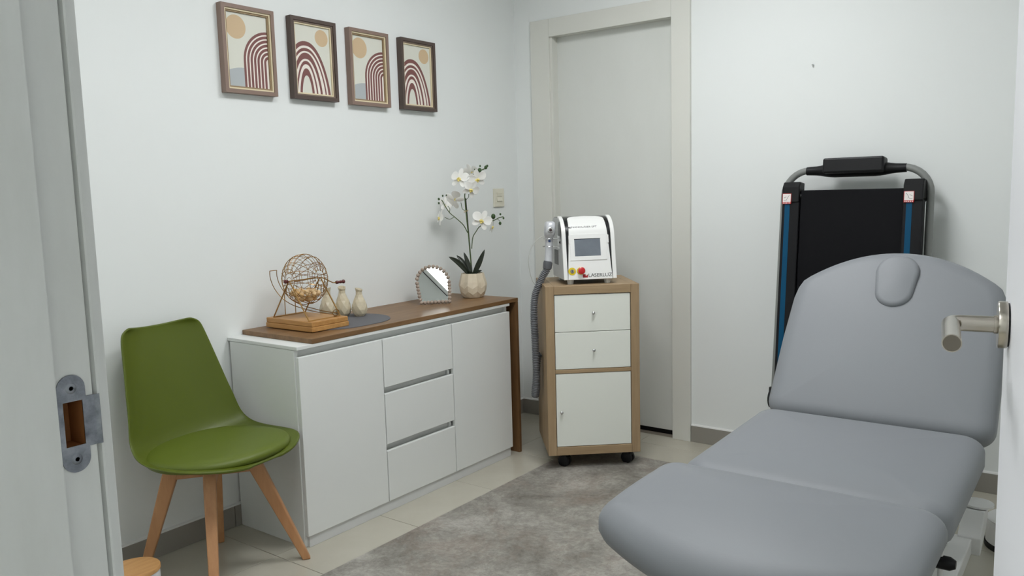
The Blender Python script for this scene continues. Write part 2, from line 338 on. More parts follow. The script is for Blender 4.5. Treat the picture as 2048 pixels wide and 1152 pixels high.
# ================================================================ framed prints
def clip(poly, x0, x1, y0, y1):
    for ax, lim, sg in ((0,x0,1),(0,x1,-1),(1,y0,1),(1,y1,-1)):
        out = []
        for i in range(len(poly)):
            p, q = poly[i-1], poly[i]; dp, dq = sg*(p[ax]-lim), sg*(q[ax]-lim)
            if (dp >= 0) != (dq >= 0):
                t = dp/(dp-dq); out.append((p[0]+(q[0]-p[0])*t, p[1]+(q[1]-p[1])*t))
            if dq >= 0: out.append(q)
        poly = out
        if not poly: return []
    return poly
PAPER = mat('print_paper', (222, 222, 210), .6); SUN = mat('print_ochre', (208, 182, 146), .6); PLUM = mat('print_plum', (126, 82, 78), .6)
CREAMP = mat('print_cream', (240, 232, 222), .6); HILL = mat('print_grey', (180, 186, 188), .6)
AW, AH = .178, .268
def art(style):
    A = MB()
    def put(poly, mi, x):
        P = clip([(u*AW, (1-v)*AH) for u, v in poly], 0, AW, 0, AH)
        if len(P) > 2: A.cur = mi; A.add([(x, a-AW/2, b_-AH/2) for a, b_ in P], [tuple(range(len(P)))])
    def band(f, g, mi, x, n=40):
        for i in range(n): put([f(i/n), f((i+1)/n), g((i+1)/n), g(i/n)], mi, x)
    put([(0,0),(1,0),(1,1),(0,1)], 0, 0)
    if style == 0:
        put([(.23+.245*cos(2*pi*k/48), .19+.245*AW/AH*sin(2*pi*k/48)) for k in range(48)], 1, .0002)
        put([(.37+.63*cos(pi*k/40), 1-.26*sin(pi*k/40)) for k in range(41)], 4, .0003)
        def arch(r):   # outline of an arch of radius r (fraction of AW), centre just past the right edge
            c_, v_ = 1.03, .20+.65*AW/AH
            def f(t):
                if t < .4: return (c_-r, 1.0+(v_-1.0)*t/.4)
                a = pi*(t-.4)/.6; return (c_-r*cos(a), v_-r*AW/AH*sin(a))
            return f
        R0 = .65; per = .0855
        band(arch(R0), arch(.02), 3, .0004)
        for k in range(7): band(arch(R0-k*per), arch(R0-k*per-.056), 2, .0005)
    else:
        put([(.77+.19*cos(2*pi*k/48), .155+.19*AW/AH*sin(2*pi*k/48)) for k in range(48)], 1, .0002)
        def arch(wd, h):
            def f(t):
                a = pi*t; c_, s_ = cos(a), sin(a)
                return (.29+wd*math.copysign(abs(c_)**.9, c_), 1.0-h*abs(s_)**1.45)
            return f
        band(arch(.68, .765), arch(.14, .26), 3, .0003)
        for (a, b_) in (((.68,.765),(.61,.70)), ((.56,.665),(.52,.62)), ((.44,.595),(.38,.505)), ((.31,.475),(.265,.425)), ((.205,.365),(.14,.26))):
            band(arch(*a), arch(*b_), 2, .0005)
    return A
TAUPE = mat('frame_taupe', (138, 116, 104), .5); BROWN = mat('frame_dark_brown', (84, 70, 63), .5)
GOLDL = mat('frame_cream_lip', (226, 212, 178), .45); INNER = mat('frame_inner_brown', (150, 128, 96), .5); INNER2 = mat('frame_inner_taupe', (120, 104, 92), .5)
pics = [(-1.8352, 1.9705), (-1.5245, 1.9712), (-1.22, 1.9684), (-.9098, 1.9684)]
plab = ['taupe framed print nearest the doorway, sun at its upper left and plum arches', 'dark brown framed arch print, second from the doorway, between two taupe frames',
        'taupe framed print between the two dark brown frames', 'dark brown framed arch print nearest the wall corner']
PW, PH = .2314, .3221
for i, (y, z) in enumerate(pics):
    st = i % 2
    t = thing('framed_print', plab[i], 'picture', (0, y+PW/2, z-PH/2), 0, 'framed prints in a row on the left wall')
    def border(name, w0, w1, x0, x1, m_):
        f = MB(); hy, hz_ = PW/2, PH/2
        quads = [[(-hy+w0, -hz_+w0), (hy-w0, -hz_+w0), (hy-w1, -hz_+w1), (-hy+w1, -hz_+w1)], [(hy-w0, -hz_+w0), (hy-w0, hz_-w0), (hy-w1, hz_-w1), (hy-w1, -hz_+w1)],
                 [(hy-w0, hz_-w0), (-hy+w0, hz_-w0), (-hy+w1, hz_-w1), (hy-w1, hz_-w1)], [(-hy+w0, hz_-w0), (-hy+w0, -hz_+w0), (-hy+w1, -hz_+w1), (-hy+w1, hz_-w1)]]
        for q in quads: f.prism(q, x0, x1, 'yz')
        return f.build(name, m_, t)
    border('frame', 0, .0145, .001, .030, TAUPE if st == 0 else BROWN)
    border('frame_lip', .0145, .0205, .001, .025, GOLDL if st == 0 else INNER2)
    border('inner_frame', .0205, .0265, .001, .0205, INNER if st == 0 else GOLDL)
    pr_ = art(st).build('print', [PAPER, SUN, PLUM, CREAMP, HILL], t); pr_.location = (.0145, 0, 0)
    bx('backing', INNER2, t, .001, .0143, -PW/2+.02, PW/2-.02, -PH/2+.02, PH/2-.02, bevel=0)

# light switch
IV = mat('ivory_plastic', (226, 222, 204), .35)
sw = thing('light_switch', 'ivory double rocker light switch above the worktop', 'switch', (0, -.185, 1.226))
bx('plate', IV, sw, .0005, .010, -.044, .044, -.049, .049, bevel=.003)
MB().prism([(.010, .006), (.0122, .006), (.0148, .028), (.010, .028)], -.022, .022, 'xz').build('rocker', IV, sw, .0006)
MB().prism([(.010, -.020), (.0155, -.019), (.0115, .003), (.010, .003)], -.022, .022, 'xz').build('rocker', IV, sw, .0006)
hk = MB(); hk.tube([(1.595, -.0005, 1.762), (1.595, -.008, 1.762)], .004, 10); hk.tube([(1.595, -.006, 1.762), (1.595, -.0075, 1.757), (1.595, -.009, 1.757)], .0015, 6)
tag(hk.build('wall_hook', CHROME2, None, smooth=50), 'tiny nail hook high on the bare back wall', 'hook')

# ================================================================ bingo cage
TOP = .7546
BRASS = mat('aged_brass', (158, 120, 66), .35, .9); BAMB = mat('honey_wood', (200, 153, 92), .42, var=((168, 118, 62), (8, 45, 45), .5)); MAROON = mat('maroon_wood', (92, 38, 36), .35)
MATG = mat('charcoal_felt', (98, 98, 102), .75)
pm = MB(); pl = rrect(.028, .366, -1.70, -1.285, .168, 14); pm.rings([[(a, b_, TOP) for a, b_ in pl], [(a, b_, TOP+.0025) for a, b_ in pl]])
tag(pm.build('placemat', MATG, None), 'charcoal rounded placemat under the bingo cage and vases', 'placemat')
TB = TOP+.0026
bc = thing('bingo_cage', 'brass wire bingo cage on a honey coloured wooden base', 'bingo cage', (.178, -1.645, TB))
for k, (z0, z1) in enumerate(((0, .0185), (.0190, .0375))): bx('base_board', BAMB, bc, -.138+.002*k, .138-.002*k, -.09+.002*k, .09-.002*k, z0, z1, bevel=.0025)
CZ = .0375+.146; RC = .098
cg = MB(); NM = 14
def sph(th, ph, r=RC):   # axis along y; th polar from -y, slightly flattened ends
    return (r*sin(th)**.8*cos(ph), -r*.76*cos(th), CZ+r*sin(th)**.8*sin(ph))
for k in range(NM):
    for tw in (1, -1):
        cg.tube([sph(.2+(pi-.4)*i/14, 2*pi*k/NM+tw*.42*(i/14)) for i in range(15)], .00105, 4, cap=False) if True else None
for i in range(1, 7):
    th = .2+(pi-.4)*i/7; cg.tube([sph(th, 2*pi*j/28) for j in range(28)], .0011, 4, closed=True)
for sgn in (-1, 1):
    for r in (.014, .03, .046): cg.tube([(r*cos(2*pi*j/20), sgn*RC*.745, CZ+r*sin(2*pi*j/20)) for j in range(20)], .0011, 4, closed=True)
cg.build('wire_cage', BRASS, bc)
MB().tube([(0, -.08, CZ), (0, .08, CZ)], .0022, 8).build('axle', BRASS, bc)
st = MB()
for y in (-.076, .076):
    yy = y*.98
    st.tube([(-.105, y, .0385), (-.002, yy, CZ), (.002, yy, CZ), (.105, y, .0385)], .0026, 6)
for x in (-.105, .105): st.tube([(x, -.076, .0388), (x, .076, .0388)], .0022, 6)
for x, y in ((-.105, -.02), (-.105, .03)): st.tube([(x, y, .0385), (x, y, CZ-.045)], .0018, 6)
st.build('stand', mat('bright_brass', (176, 138, 84), .35, .85), bc)
ch = MB()
def chp(t, off):      # t 0..1 along the runway, off across it
    a = pi*(.90+.50*min(1, t/.7))
    if t <= .7: x, z = RC*1.17*cos(a), CZ+RC*1.17*sin(a)
    else:
        a = pi*1.40; u_ = (t-.7)/.3; x0, z0 = RC*1.17*cos(a), CZ+RC*1.17*sin(a); x = x0+(.108-x0)*u_; z = z0+(.050-z0)*(1-max(0, 1-u_)**1.6)
    return (x, -.062+.115*t**1.5+off, z)
for off in (-.016, .016): ch.tube([chp(i/30, off) for i in range(31)], .0016, 6)
ch.tube([chp(0, .016*k/3) for k in (-3, 0, 3)], .0016, 6)
e_ = chp(1, 0)
ch.tube([(e_[0], e_[1]+.016*cos(t), e_[2]+.004+.012*sin(t)) for t in [2*pi*k/16 for k in range(16)]], .0016, 6, closed=True)
ch.build('ball_chute', BRASS, bc)
cr = MB(); cr.tube([(0, .076, CZ), (.0, .082, CZ), (.045, .084, CZ-.014), (.060, .086, CZ-.019), (.062, .094, CZ-.020), (.062, .125, CZ-.020)], .002, 6); cro = cr.build('crank', BRASS, bc)
gr = MB(); gr.tube([(.062, .100+.003*i, CZ-.020) for i in range(16)], [.005, .0066, .0070, .0066, .0058, .0052, .0050, .0054, .0062, .0056, .0050, .0058, .0074, .0080, .0070, .003], 12); gr.build('grip', MAROON, cro, smooth=60)
kn = MB(); kn.tube([(0, -.079-.0025*i, CZ) for i in range(8)], [.004, .0062, .0066, .0056, .006, .0078, .0074, .003], 12); kn.build('knob', MAROON, bc, smooth=60)
# wooden balls in the cage
BALL = mat('boxwood_ball', (226, 196, 152), .45, var=((205, 170, 120), (90, 90, 90), .5))
ball0 = None; nb_ = 0
for layer, (zo, rr, n) in enumerate(((-.077, .014, 3), (-.0705, .038, 8), (-.054, .056, 12), (-.048, .018, 4), (-.0465, .038, 7))):
    for k in range(n):
        a = 2*pi*k/n+layer*.5
        p = (.178+rr*cos(a), -1.645+rr*.80*sin(a), TB+CZ+zo+random.uniform(-.001, .002))
        if ball0 is None:
            ball0 = MB().ball((0,0,0), .0108, 12).build('bingo_ball', BALL, None, smooth=180)
            tag(ball0, 'small pale wooden ball inside the brass bingo cage', 'ball', 'wooden balls in the bingo cage'); o = ball0
        else: o = part_copy(ball0, None)
        o.location = p

# ================================================================ vases
CER = mat('cream_glaze', (218, 207, 182), .2, coat=.4, var=((200, 187, 158), (40, 40, 40), .6))
def vase(loc, rz, sc, label, seed):
    rnd = random.Random(seed); n = 9
    prof = [(.021, 0), (.0295, .011), (.0330, .029), (.0315, .047), (.0255, .064), (.0180, .080), (.0135, .092), (.0130, .104), (.0165, .116)]
    J = {(i, k): 1+(rnd.uniform(-.075, .075) if 0 < i < 6 else 0) for i in range(9) for k in range(n)}
    rings = []
    for i, (r, z) in enumerate(prof):
        tw = .5*(i % 2)
        tilt = .30 if i == 8 else (.12 if i == 7 else 0)
        rings.append([(r*J[i,k]*cos(2*pi*(k+tw)/n), r*J[i,k]*sin(2*pi*(k+tw)/n), z+tilt*r*cos(2*pi*(k+tw)/n)) for k in range(n)])
    for r, z in ((.0140, .1165), (.0105, .104), (.0105, .085)):
        rings.append([(r*cos(2*pi*k/n), r*sin(2*pi*k/n), z+(.30 if z > .11 else .12)*r*cos(2*pi*k/n)) for k in range(n)])
    v = MB(); v.rings(rings)
    # make facets: triangulate alternate rings for a hand-cut look
    o = v.build('vase', CER, None); o.location = loc; o.rotation_euler = (0, 0, rz); o.scale = (sc, sc, sc)
    md = o.modifiers.new('tri', 'TRIANGULATE')
    md2 = o.modifiers.new('bevel', 'BEVEL'); md2.width = .0007; md2.segments = 2; md2.limit_method = 'ANGLE'; md2.angle_limit = math.radians(10)
    tag(o, label, 'vase', 'faceted cream vases on the placemat')
vase((.085, -1.462, TB), .4, 1.06, 'cream faceted vase partly hidden behind the bingo cage', 1)
vase((.100, -1.395, TB), 2.6, 1.05, 'cream faceted vase in the middle of the three', 2)
vase((.162, -1.3575, TB), 3.5, .98, 'cream faceted vase with slanted mouth, farthest from the bingo cage', 3)

# ================================================================ bead mirror
MIR = mat('mirror_glass', (235, 240, 238), .01, 1); BEAD = mat('taupe_bead', (172, 156, 143), .6, var=((160, 144, 130), (50, 50, 50), .5))
mr = thing('bead_mirror', 'small arched table mirror framed with taupe beads', 'mirror', (.2005, -.9315, TOP+.001), math.atan2(.115, .091))
tilt = math.radians(28); RB = .0087
def mp(a, b_, d_=0): return Vector((a, b_*sin(tilt)+d_*-cos(tilt), RB+b_*cos(tilt)+d_*sin(tilt)))   # a along base, b up the glass, d out of the glass
W2, HS = .072, .105      # half width, straight height
path = []
for i in range(9): path.append((-.0655+.131*i/8, 0))
per = []
L0 = .103; nS = 6
for i in range(1, nS+1): path.append((.0655+.009*(i/nS)**.7, L0*i/(nS+.4)))
ra = .0745; yc0 = L0*nS/(nS+.4)
for k in range(1, 13):
    a = pi*k/13; path.append((ra*cos(a), yc0+.004+ra*1.03*sin(a)))
for i in range(nS, 0, -1): path.append((-.0655-.009*(i/nS)**.7, L0*i/(nS+.4)))
bd = MB().ball((0,0,0), RB, 14).build('bead', BEAD, mr, smooth=180); bd.location = mp(*path[0])
for q in path[1:]: part_copy(bd, mr, mp(*q))
g = MB(); gl = [(a*.97, .004+b_*.975) for a, b_ in path]
g.rings([[mp(a, b_, -.006) for a, b_ in gl], [mp(a, b_, -.003) for a, b_ in gl]]); g.build('glass', MIR, mr)
g = MB(); g.rings([[mp(a, b_, -.009) for a, b_ in gl], [mp(a, b_, -.0062) for a, b_ in gl]]); g.build('backing', BEAD, mr)
es = MB(); p0 = mp(0, .09, -.009); es.tube([p0, Vector((0, p0.y+.045, .002))], .004, 8); es.build('easel_leg', BEAD, mr)

# ================================================================ orchid
oc = thing('potted_orchid', 'white artificial orchid in a faceted cream pot on the worktop', 'plant', (.2, -.66, TOP), math.atan2(.59864, .80056))
POT = mat('pot_glaze', (226, 214, 192), .4, var=((208, 194, 168), (25, 25, 25), .5)); SOIL = mat('potting_moss', (40, 36, 28), .95)
n = 9; pp = [(.044, 0), (.050, .003), (.0655, .026), (.0700, .054), (.066, .078), (.0555, .117), (.0495, .118), (.0495, .104)]
pt = MB(); rg = []
for i, (r, z) in enumerate(pp):
    ring = []
    for k in range(n*2):
        rid = 1.0 if k % 2 == 0 else (.90 if 1 < i < 6 else .98)
        zz = z + (.008*(1 if k % 2 == 0 else -1) if 1 < i < 4 else 0)
        ring.append((r*rid*cos(pi*k/n+.2), r*rid*sin(pi*k/n+.2), zz))
    rg.append(ring)
pt.rings(rg); pt.build('pot', POT, oc, bevel=.0012)
MB().lathe([(.049, .102), (.0495, .106), (.025, .113), (.002, .115)], 16).build('moss', SOIL, oc, smooth=60)
S = 1/414.
def op(px, py, fwd=0): return Vector(((px-945)*S, -fwd, (597-py)*S))
STEM = mat('orchid_stem', (74, 92, 48), .5); STAKE = mat('black_stake', (22, 22, 20), .5); LEAFM = mat('orchid_leaf', (38, 46, 30), .35, var=((26, 32, 22), (20, 20, 20), .5))
PETAL = mat('white_petal', (246, 245, 240), .55); LIP = mat('yellow_lip', (238, 220, 130), .5); BUD = mat('green_bud', (52, 78, 36), .5)
def stem(pts, r, name='stem', m_=None): return MB().tube(smooth_path([op(*p) for p in pts], 6), r, 7).build(name, m_ or STEM, oc, smooth=180)
stem([(943, 558, .0), (942, 520, .0), (940, 480, .0), (937, 440, .0), (935, 405, .0), (936, 388, .01), (943, 372, .015), (950, 358, .015), (960, 350, .01), (972, 345, .01), (981, 341, .01)], .0026)
MB().tube([op(944, 556, -.006), op(936, 400, -.004)], .0034, 8).build('stake', STAKE, oc, smooth=60)
stem([(938, 468, .0), (930, 452, .01), (915, 437, .02), (905, 428, .02), (897, 416, .02), (891, 404, .02), (886, 401, .02)], .0022)
stem([(913, 436, .02), (904, 440, .025), (895, 436, .03)], .0014); stem([(934, 424, 0), (929, 420, .005), (927, 408, .01)], .0014); stem([(904, 427, .02), (905, 420, .02), (901, 414, .02)], .0014)
stem([(945, 500, .0), (948, 478, .0), (955, 466, .008), (963, 456, .012), (980, 448, .01), (993, 444, .01), (1001, 440, .01), (1010, 438, .01)], .0022)
stem([(937, 403, 0), (942, 398, .004), (943, 392, .008)], .0014); stem([(984, 447, .01), (986, 441, .01), (990, 437, .01)], .0013); stem([(997, 442, .01), (1002, 446, .01), (1003, 451, .01)], .0012)
tie = MB(); tie.tube([op(936+4*cos(t), 425, .008*sin(t)) for t in [2*pi*k/12 for k in range(12)]], .0012, 5, closed=True); tie.tube([op(932, 428, .008), op(941, 423, .008)], .0013, 5); tie.build('raffia_tie', mat('raffia', (190, 165, 120), .7), oc)
for (px, py, r, f) in ((966, 346, .011, .012), (957, 343, .0075, .0), (967, 338, .005, .01), (978, 341, .009, .01), (981, 338, .006, .004), (990, 437, .0125, .015), (1003, 451, .008, .012), (1004, 433, .0055, .01), (1010, 441, .0055, .01),
                       (884, 400, .006, .02), (892, 394, .005, .02), (899, 393, .004, .015), (884, 408, .0055, .025)):
    MB().ball(op(px, py, f), r, 10, (.85, .85, 1.05)).build('bud', BUD, oc, smooth=180)
def leaf(tip, rootx, bend, wd, fwd):
    base = Vector(((rootx-945)*S, -.004, .112)); tipv = op(*tip, fwd); N = 10; rings = []
    side = Vector((.6, -.8, 0)) if tip[0] < 945 else Vector((.6, .8, 0))
    vs, fs = [], []
    for i in range(N+1):
        t = i/N; c = base.lerp(tipv, t)+Vector((0, 0, bend*sin(pi*t))); hw_ = wd*(sin(pi*min(1, .16+.84*t))**.7)+.0006
        d_ = (tipv-base).normalized(); s_ = d_.cross(Vector((0, -1, .2))).normalized()
        for a in (-1, -.5, 0, .5, 1): vs.append(c+s_*hw_*a+Vector((0, -.35*hw_*abs(a), .1*hw_*abs(a))))
    for i in range(N):
        for j in range(4): q = i*5+j; fs.append((q, q+1, q+6, q+5))
    MB().add(vs, fs).build('leaf', LEAFM, oc, smooth=180, solid=.0014)
leaf((900, 514), 938, .012, .012, .03); leaf((914, 513), 941, .010, .010, -.02); leaf((929, 507), 943, .004, .010, -.01); leaf((971, 502), 948, -.004, .012, .015); leaf((964, 543), 948, .004, .006, .03)
def petal(L, Wd, cup, N=7):
    vs, fs = [], []
    for i in range(N+1):
        t = i/N; hw_ = Wd*(sin(pi*(.06+.88*t))**.62)*(.55+.45*t) if i else Wd*.12
        if i == N: hw_ = Wd*.42
        for a in (-1, -.5, 0, .5, 1): vs.append(Vector((hw_*a, -cup*(t*t)*.5-.15*hw_*a*a+.0, L*(t-.06*a*a*t))))
    for i in range(N):
        for j in range(4): q = i*5+j; fs.append((q, q+1, q+6, q+5))
    return vs, fs
def flower(px, py, fwd, yaw, pitch, roll, sc=1.0):
    """faces local -y (the viewer) before yaw/pitch"""
    F_ = MB(); Mr = Matrix.Rotation(yaw, 4, 'Z') @ Matrix.Rotation(pitch, 4, 'X') @ Matrix.Rotation(roll, 4, 'Y')
    for k, (ang, L, Wd) in enumerate(((0, .048, .0175), (2.35, .046, .0165), (-2.35, .046, .0165), (1.22, .050, .0285), (-1.22, .050, .0285))):
        vs, fs = petal(L, Wd, -.010 if k > 2 else .004)
        R_ = Mr @ Matrix.Rotation(ang, 4, 'Y')
        F_.add([R_ @ (v+Vector((0, -.0012*k if k > 2 else .001*k, .003))) for v in vs], fs)
    o = F_.build('flower', PETAL, oc, smooth=180, solid=.0008, sub=1); o.location = op(px, py, fwd); o.scale = (sc, sc, sc)
    Lp = MB()
    for ang in (0, 1.4, -1.4):
        Lp.ball(Mr @ Vector((.006*sin(ang), -.008, -.004+.006*cos(ang)*(-1 if ang == 0 else 1))), .0058, 8)
    Lp.ball(Mr @ Vector((0, -.010, .001)), .005, 8)
    l_ = Lp.build('lip', LIP, o, smooth=180); l_['label'] = 'yellow centre of the flower'
flower(927, 362, .030, -.5, -.25, .15, 1.0)
flower(960, 363, .030, .45, .35, -.25, .98)
flower(948, 383, .045, .55, .35, .5, .92)
flower(949, 350, -.012, 2.6, -.5, .2, .9)
flower(914, 403, -.010, 3.0, -.55, .9, 1.0)
flower(886, 437, .030, -1.15, -.2, .3, .82)
flower(967, 444, .030, .15, .1, .45, 1.0)
flower(986, 457, .006, 1.35, .2, .2, .72)
flower(897, 412, .004, -2.2, .2, -.3, .85)

# ================================================================ cabinet on casters
kc = thing('drawer_cabinet', 'pale oak cabinet on casters with two white drawers and a white door', 'cabinet', (.6749, -.7359, 0), .7162)
K0, KH, KD = .066, .77, .39
bx('side_panel', OAK, kc, 0, .038, 0, KD, K0, K0+KH); bx('side_panel', OAK, kc, .382, .42, 0, KD, K0, K0+KH)
bx('top_panel', OAKX, kc, .0382, .3818, 0, KD, K0+KH-.038, K0+KH); bx('bottom_panel', OAKX, kc, .0382, .3818, 0, KD, K0, K0+.038)
bx('shelf', OAKX, kc, .0382, .3818, .002, KD, K0+.038+.338, K0+.038+.338+.017)
bx('back_panel', OAKX, kc, .0382, .3818, KD-.012, KD-.002, K0+.0385, K0+KH-.0385, bevel=0)
FRONT = mat('white_cabinet_front', (236, 238, 229), .4)
zs = K0+.038+.338+.017; zt = K0+KH-.038; zm = (zs+zt)/2
def knob(p, par):
    k = MB(); k.tube([(p[0], p[1]-.001*i*2, p[2]) for i in range(10)], [.0045, .004, .0035, .0035, .0045, .0065, .0075, .0075, .0065, .003], 14)
    k.build('knob', CHROME2, par, smooth=60)
for z0, z1 in ((zm+.0012, zt-.003), (zs+.002, zm-.0012)):
    dr = bx('drawer', FRONT, kc, .0405, .3795, .004, .022, z0, z1); knob((.212, .004, (z0+z1)/2), dr)
    bx('drawer_box', FRONT, dr, .05, .37, .022, .33, z0+.01, z1-.02, bevel=0)
dr = bx('door', FRONT, kc, .0405, .3795, .004, .022, K0+.040, K0+.038+.336); knob((.062, .004, K0+.20), dr)
for x, y, ca in ((.085, .05, 1.0), (.378, .055, .9), (.075, .33, .2), (.35, .33, -.4)):
    c_ = thing('caster', None, None); c_.parent = kc; c_.location = (x, y, 0); c_.rotation_euler = (0, 0, ca)
    fx = MB(); fx.box(-.019, .019, -.019, .019, .0615, .0655); fx.tube([(0, 0, .045), (0, 0, .062)], .009, 12); fx.rings([[(-.014, .024*cos(t)+.008, .03+.024*sin(t)), (.014, .024*cos(t)+.008, .03+.024*sin(t))] for t in [pi*.1+pi*.8*i/8 for i in range(9)]], cap=False, closed=False)
    fx.build('fork', BLACK, c_)
    for sx in (-.012, .012): MB().tube([(sx-.009, .006, .0265), (sx-.006, .006, .0265), (sx+.006, .006, .0265), (sx+.009, .006, .0265)], [.018, .0262, .0262, .018], 20).build('wheel', BLACK, c_, smooth=40)

# ================================================================ laser device
KT = K0+KH
Rz = .7862
lx = thing('laser_device', 'white and black laser machine with touch screen on the cabinet', 'machine', (.714, -.474, KT), Rz)
lx.scale = (1.0, .97, .97)
LW = .1195; FZ = .022       # half width, foot height
LWH = mat('device_white', (243, 243, 240), .3, coat=.2); LBK = mat('device_black', (24, 24, 26), .25); LGR = mat('device_side_grey', (196, 198, 198), .4)
# side profile (depth d from front foot, height) -> local y = d-.13
def prof(s):      # s 0..1 from the bottom front up and over the top to the back
    L1 = .205
    pts = [(0, 0), (.036, .200)]
    n_ = 10
    # blend: straight part to z=.2 then quarter ellipse to the top
    if s < .6: t = s/.6; return (.036*t+.006*t*t*0, .200*t)
    t = (s-.6)/.4; a = t*pi/2
    return (.036+.085*(1-cos(a))+.012*sin(a), .200+.084*sin(a))
PR = [prof(i/30) for i in range(31)]
def shell(x0f, x1f, off0, off1, s0=0., s1=1., n_=30, flat=False):
    """solid strip following the front profile between x0f(s) and x1f(s), from offset off0 to off1 outward"""
    m_ = MB(); rings = []
    for i in range(n_+1):
        s = s0+(s1-s0)*i/n_; p = Vector(prof(s)); q = Vector(prof(min(1, s+.01)))-Vector(prof(max(0, s-.01))); q.normalize(); nn = Vector((-q.y, q.x))
        a, c = p+nn*off0, p+nn*off1
        rings.append([(x0f(s), a.x-.13, FZ+a.y), (x1f(s), a.x-.13, FZ+a.y), (x1f(s), c.x-.13, FZ+c.y), (x0f(s), c.x-.13, FZ+c.y)])
    return m_.rings(rings)
poly = [(p[0]-.13, FZ+p[1]) for p in PR]+[(.10, FZ+.284), (.135, FZ+.262), (.145, FZ+.06), (.125, FZ)]
cb = MB(); cb.prism(poly, -LW+.004, LW-.004, 'yz'); cbo = cb.build('body', LBK, lx, smooth=30)
for sg in (-1, 1):
    sp_ = MB(); inner = [(a+.004 if a < 0 else a-.002, z-.002 if z > .1 else z+.001) for a, z in poly]
    sp_.prism(inner, sg*LW-sg*.0045, sg*LW-sg*.0005, 'yz'); so = sp_.build('side_cover', LGR, lx, smooth=30)
    shell(lambda s: sg*(LW-.0165) if sg > 0 else -LW-.001, lambda s: LW+.001 if sg > 0 else -LW+.0165, -.004, .006).build('white_band', LWH, lx, .0015, smooth=40)
    if sg < 0:
        for k in range(7): bx('vent_slot', LBK, so, -LW-.0002, -LW+.0002, -.005+.014*k, .003+.014*k, FZ+.06, FZ+.13, bevel=0)
        ho = MB(); ho.tube([(-LW-.0008, .0, FZ+.235), (-LW+.0015, .0, FZ+.235)], .0001, 24)
        el = [(.028*cos(2*pi*k/28)-.045, FZ+.225+.042*sin(2*pi*k/28)) for k in range(28)]
        MB().prism(el, -LW-.0012, -LW-.0002, 'yz').build('side_grip', LBK, lx)
def hwp(s):
    if s > .84: t = (s-.84)/.12; return .084-.084*(1-math.sqrt(max(0, 1-min(1, t)**3)))
    return .1015-.0175*s/.84
shell(lambda s: -hwp(s), lambda s: hwp(s), -.004, .0045, 0, .96, 48).build('front_panel', LWH, lx, .001, smooth=50)
shell(lambda s: -.086, lambda s: .081, .0045, .0072, .26, .62, 8).build('screen_bezel', LWH, lx, .001, smooth=50)
scr = shell(lambda s: -.0655, lambda s: .0525, .0072, .0078, .318, .548, 6).build('screen', mat('screen_glass', (120, 128, 138), .12, spec=.8, var=((88, 96, 106), (9, 9, 9), .8), coat=.6), lx)
shell(lambda s: -.0665, lambda s: .0535, .0072, .0080, .548, .556, 2).build('screen_shadow_edge', LBK, scr)
for sg in (-1, 1): shell(lambda s: sg*.0885+(-.003 if sg < 0 else -.003), lambda s: sg*.0885+.003, .005, .0105, .49, .60, 6).build('latch_clip', LWH, lx, .001)
def onface(x, s, off):
    p = Vector(prof(s)); q = Vector(prof(min(1, s+.01)))-Vector(prof(max(0, s-.01))); q.normalize(); nn = Vector((-q.y, q.x))
    c = p+nn*off
    M = Matrix(((1, 0, 0, x), (0, q.x, nn.x, c.x-.13), (0, q.y, nn.y, FZ+c.y), (0, 0, 0, 1)))
    return M
INK = mat('printed_ink', (40, 40, 44), .5); LOGO = mat('red_logo', (168, 26, 36), .45); YEL = mat('yellow_disc', (226, 200, 40), .4); RED = mat('red_button', (196, 24, 30), .3, coat=.4)
text_mesh('lettering', 'LASERLUZ', .0235, INK, lx, onface(-.010, .03, .0047), sx=1.02)['label'] = 'dark capital lettering LASERLUZ'
text_mesh('lettering', 'NANOLÁSER SPT', .0125, INK, lx, onface(-.073, .705, .0047), sx=1.22)['label'] = 'small dark lettering NANOLÁSER SPT'
def plate(name, m_, M, w_, h_, t=.0006, par=None):
    b_ = MB().box(0, w_, 0, h_, 0, t); b_.v = [tuple(M @ Vector(v)) for v in b_.v]; return b_.build(name, m_, par or lx)
lg = plate('logo', LOGO, onface(-.0345, .025, .0046), .0225, .0155)
plate('logo_corner', LWH, onface(-.0215, .062, .0046), .0085, .0035, .0009, lg); plate('logo_corner', LWH, onface(-.0215, .047, .0046), .0035, .0055, .0009, lg)
lg2 = plate('logo', INK, onface(-.0885, .702, .0046), .014, .0065)
plate('logo_corner', LWH, onface(-.081, .7085, .0046), .004, .002, .0009, lg2)
def disc(name, m_, x, s, off, prof_, par=None):
    M = onface(x, s, off); b_ = MB(); b_.lathe(prof_, 28); b_.v = [tuple(M @ Vector(v)) for v in b_.v]; return b_.build(name, m_, par or lx, smooth=40)
k1 = disc('key_switch', YEL, -.0825, .115, .0046, [(.0175, 0), (.0175, .0015), (.0172, .002)])
disc('key_barrel', CHROME, -.0825, .115, .0066, [(.009, 0), (.0085, .004), (.006, .0045)], k1)
M = onface(-.0825, .115, .0112); b_ = MB().box(-.0012, .0012, -.005, .005, 0, .0006); b_.v = [tuple(M @ Vector(v)) for v in b_.v]; b_.build('key_slot', LBK, k1)
k2 = disc('stop_button', YEL, -.0435, .117, .0046, [(.0175, 0), (.0175, .0015), (.0172, .002)])
disc('button_cap', RED, -.0425, .117, .0066, [(.0115, 0), (.0115, .009), (.0160, .011), (.0160, .017), (.012, .0195), (.004, .0205)], k2)
for x in (-.085, .085):
    for y in (-.10, .10): MB().lathe([(.013, 0), (.016, .022)], 18, (x, y, 0)).build('foot', mat('rubber_foot_white', (225, 225, 222), .5), lx, smooth=40)
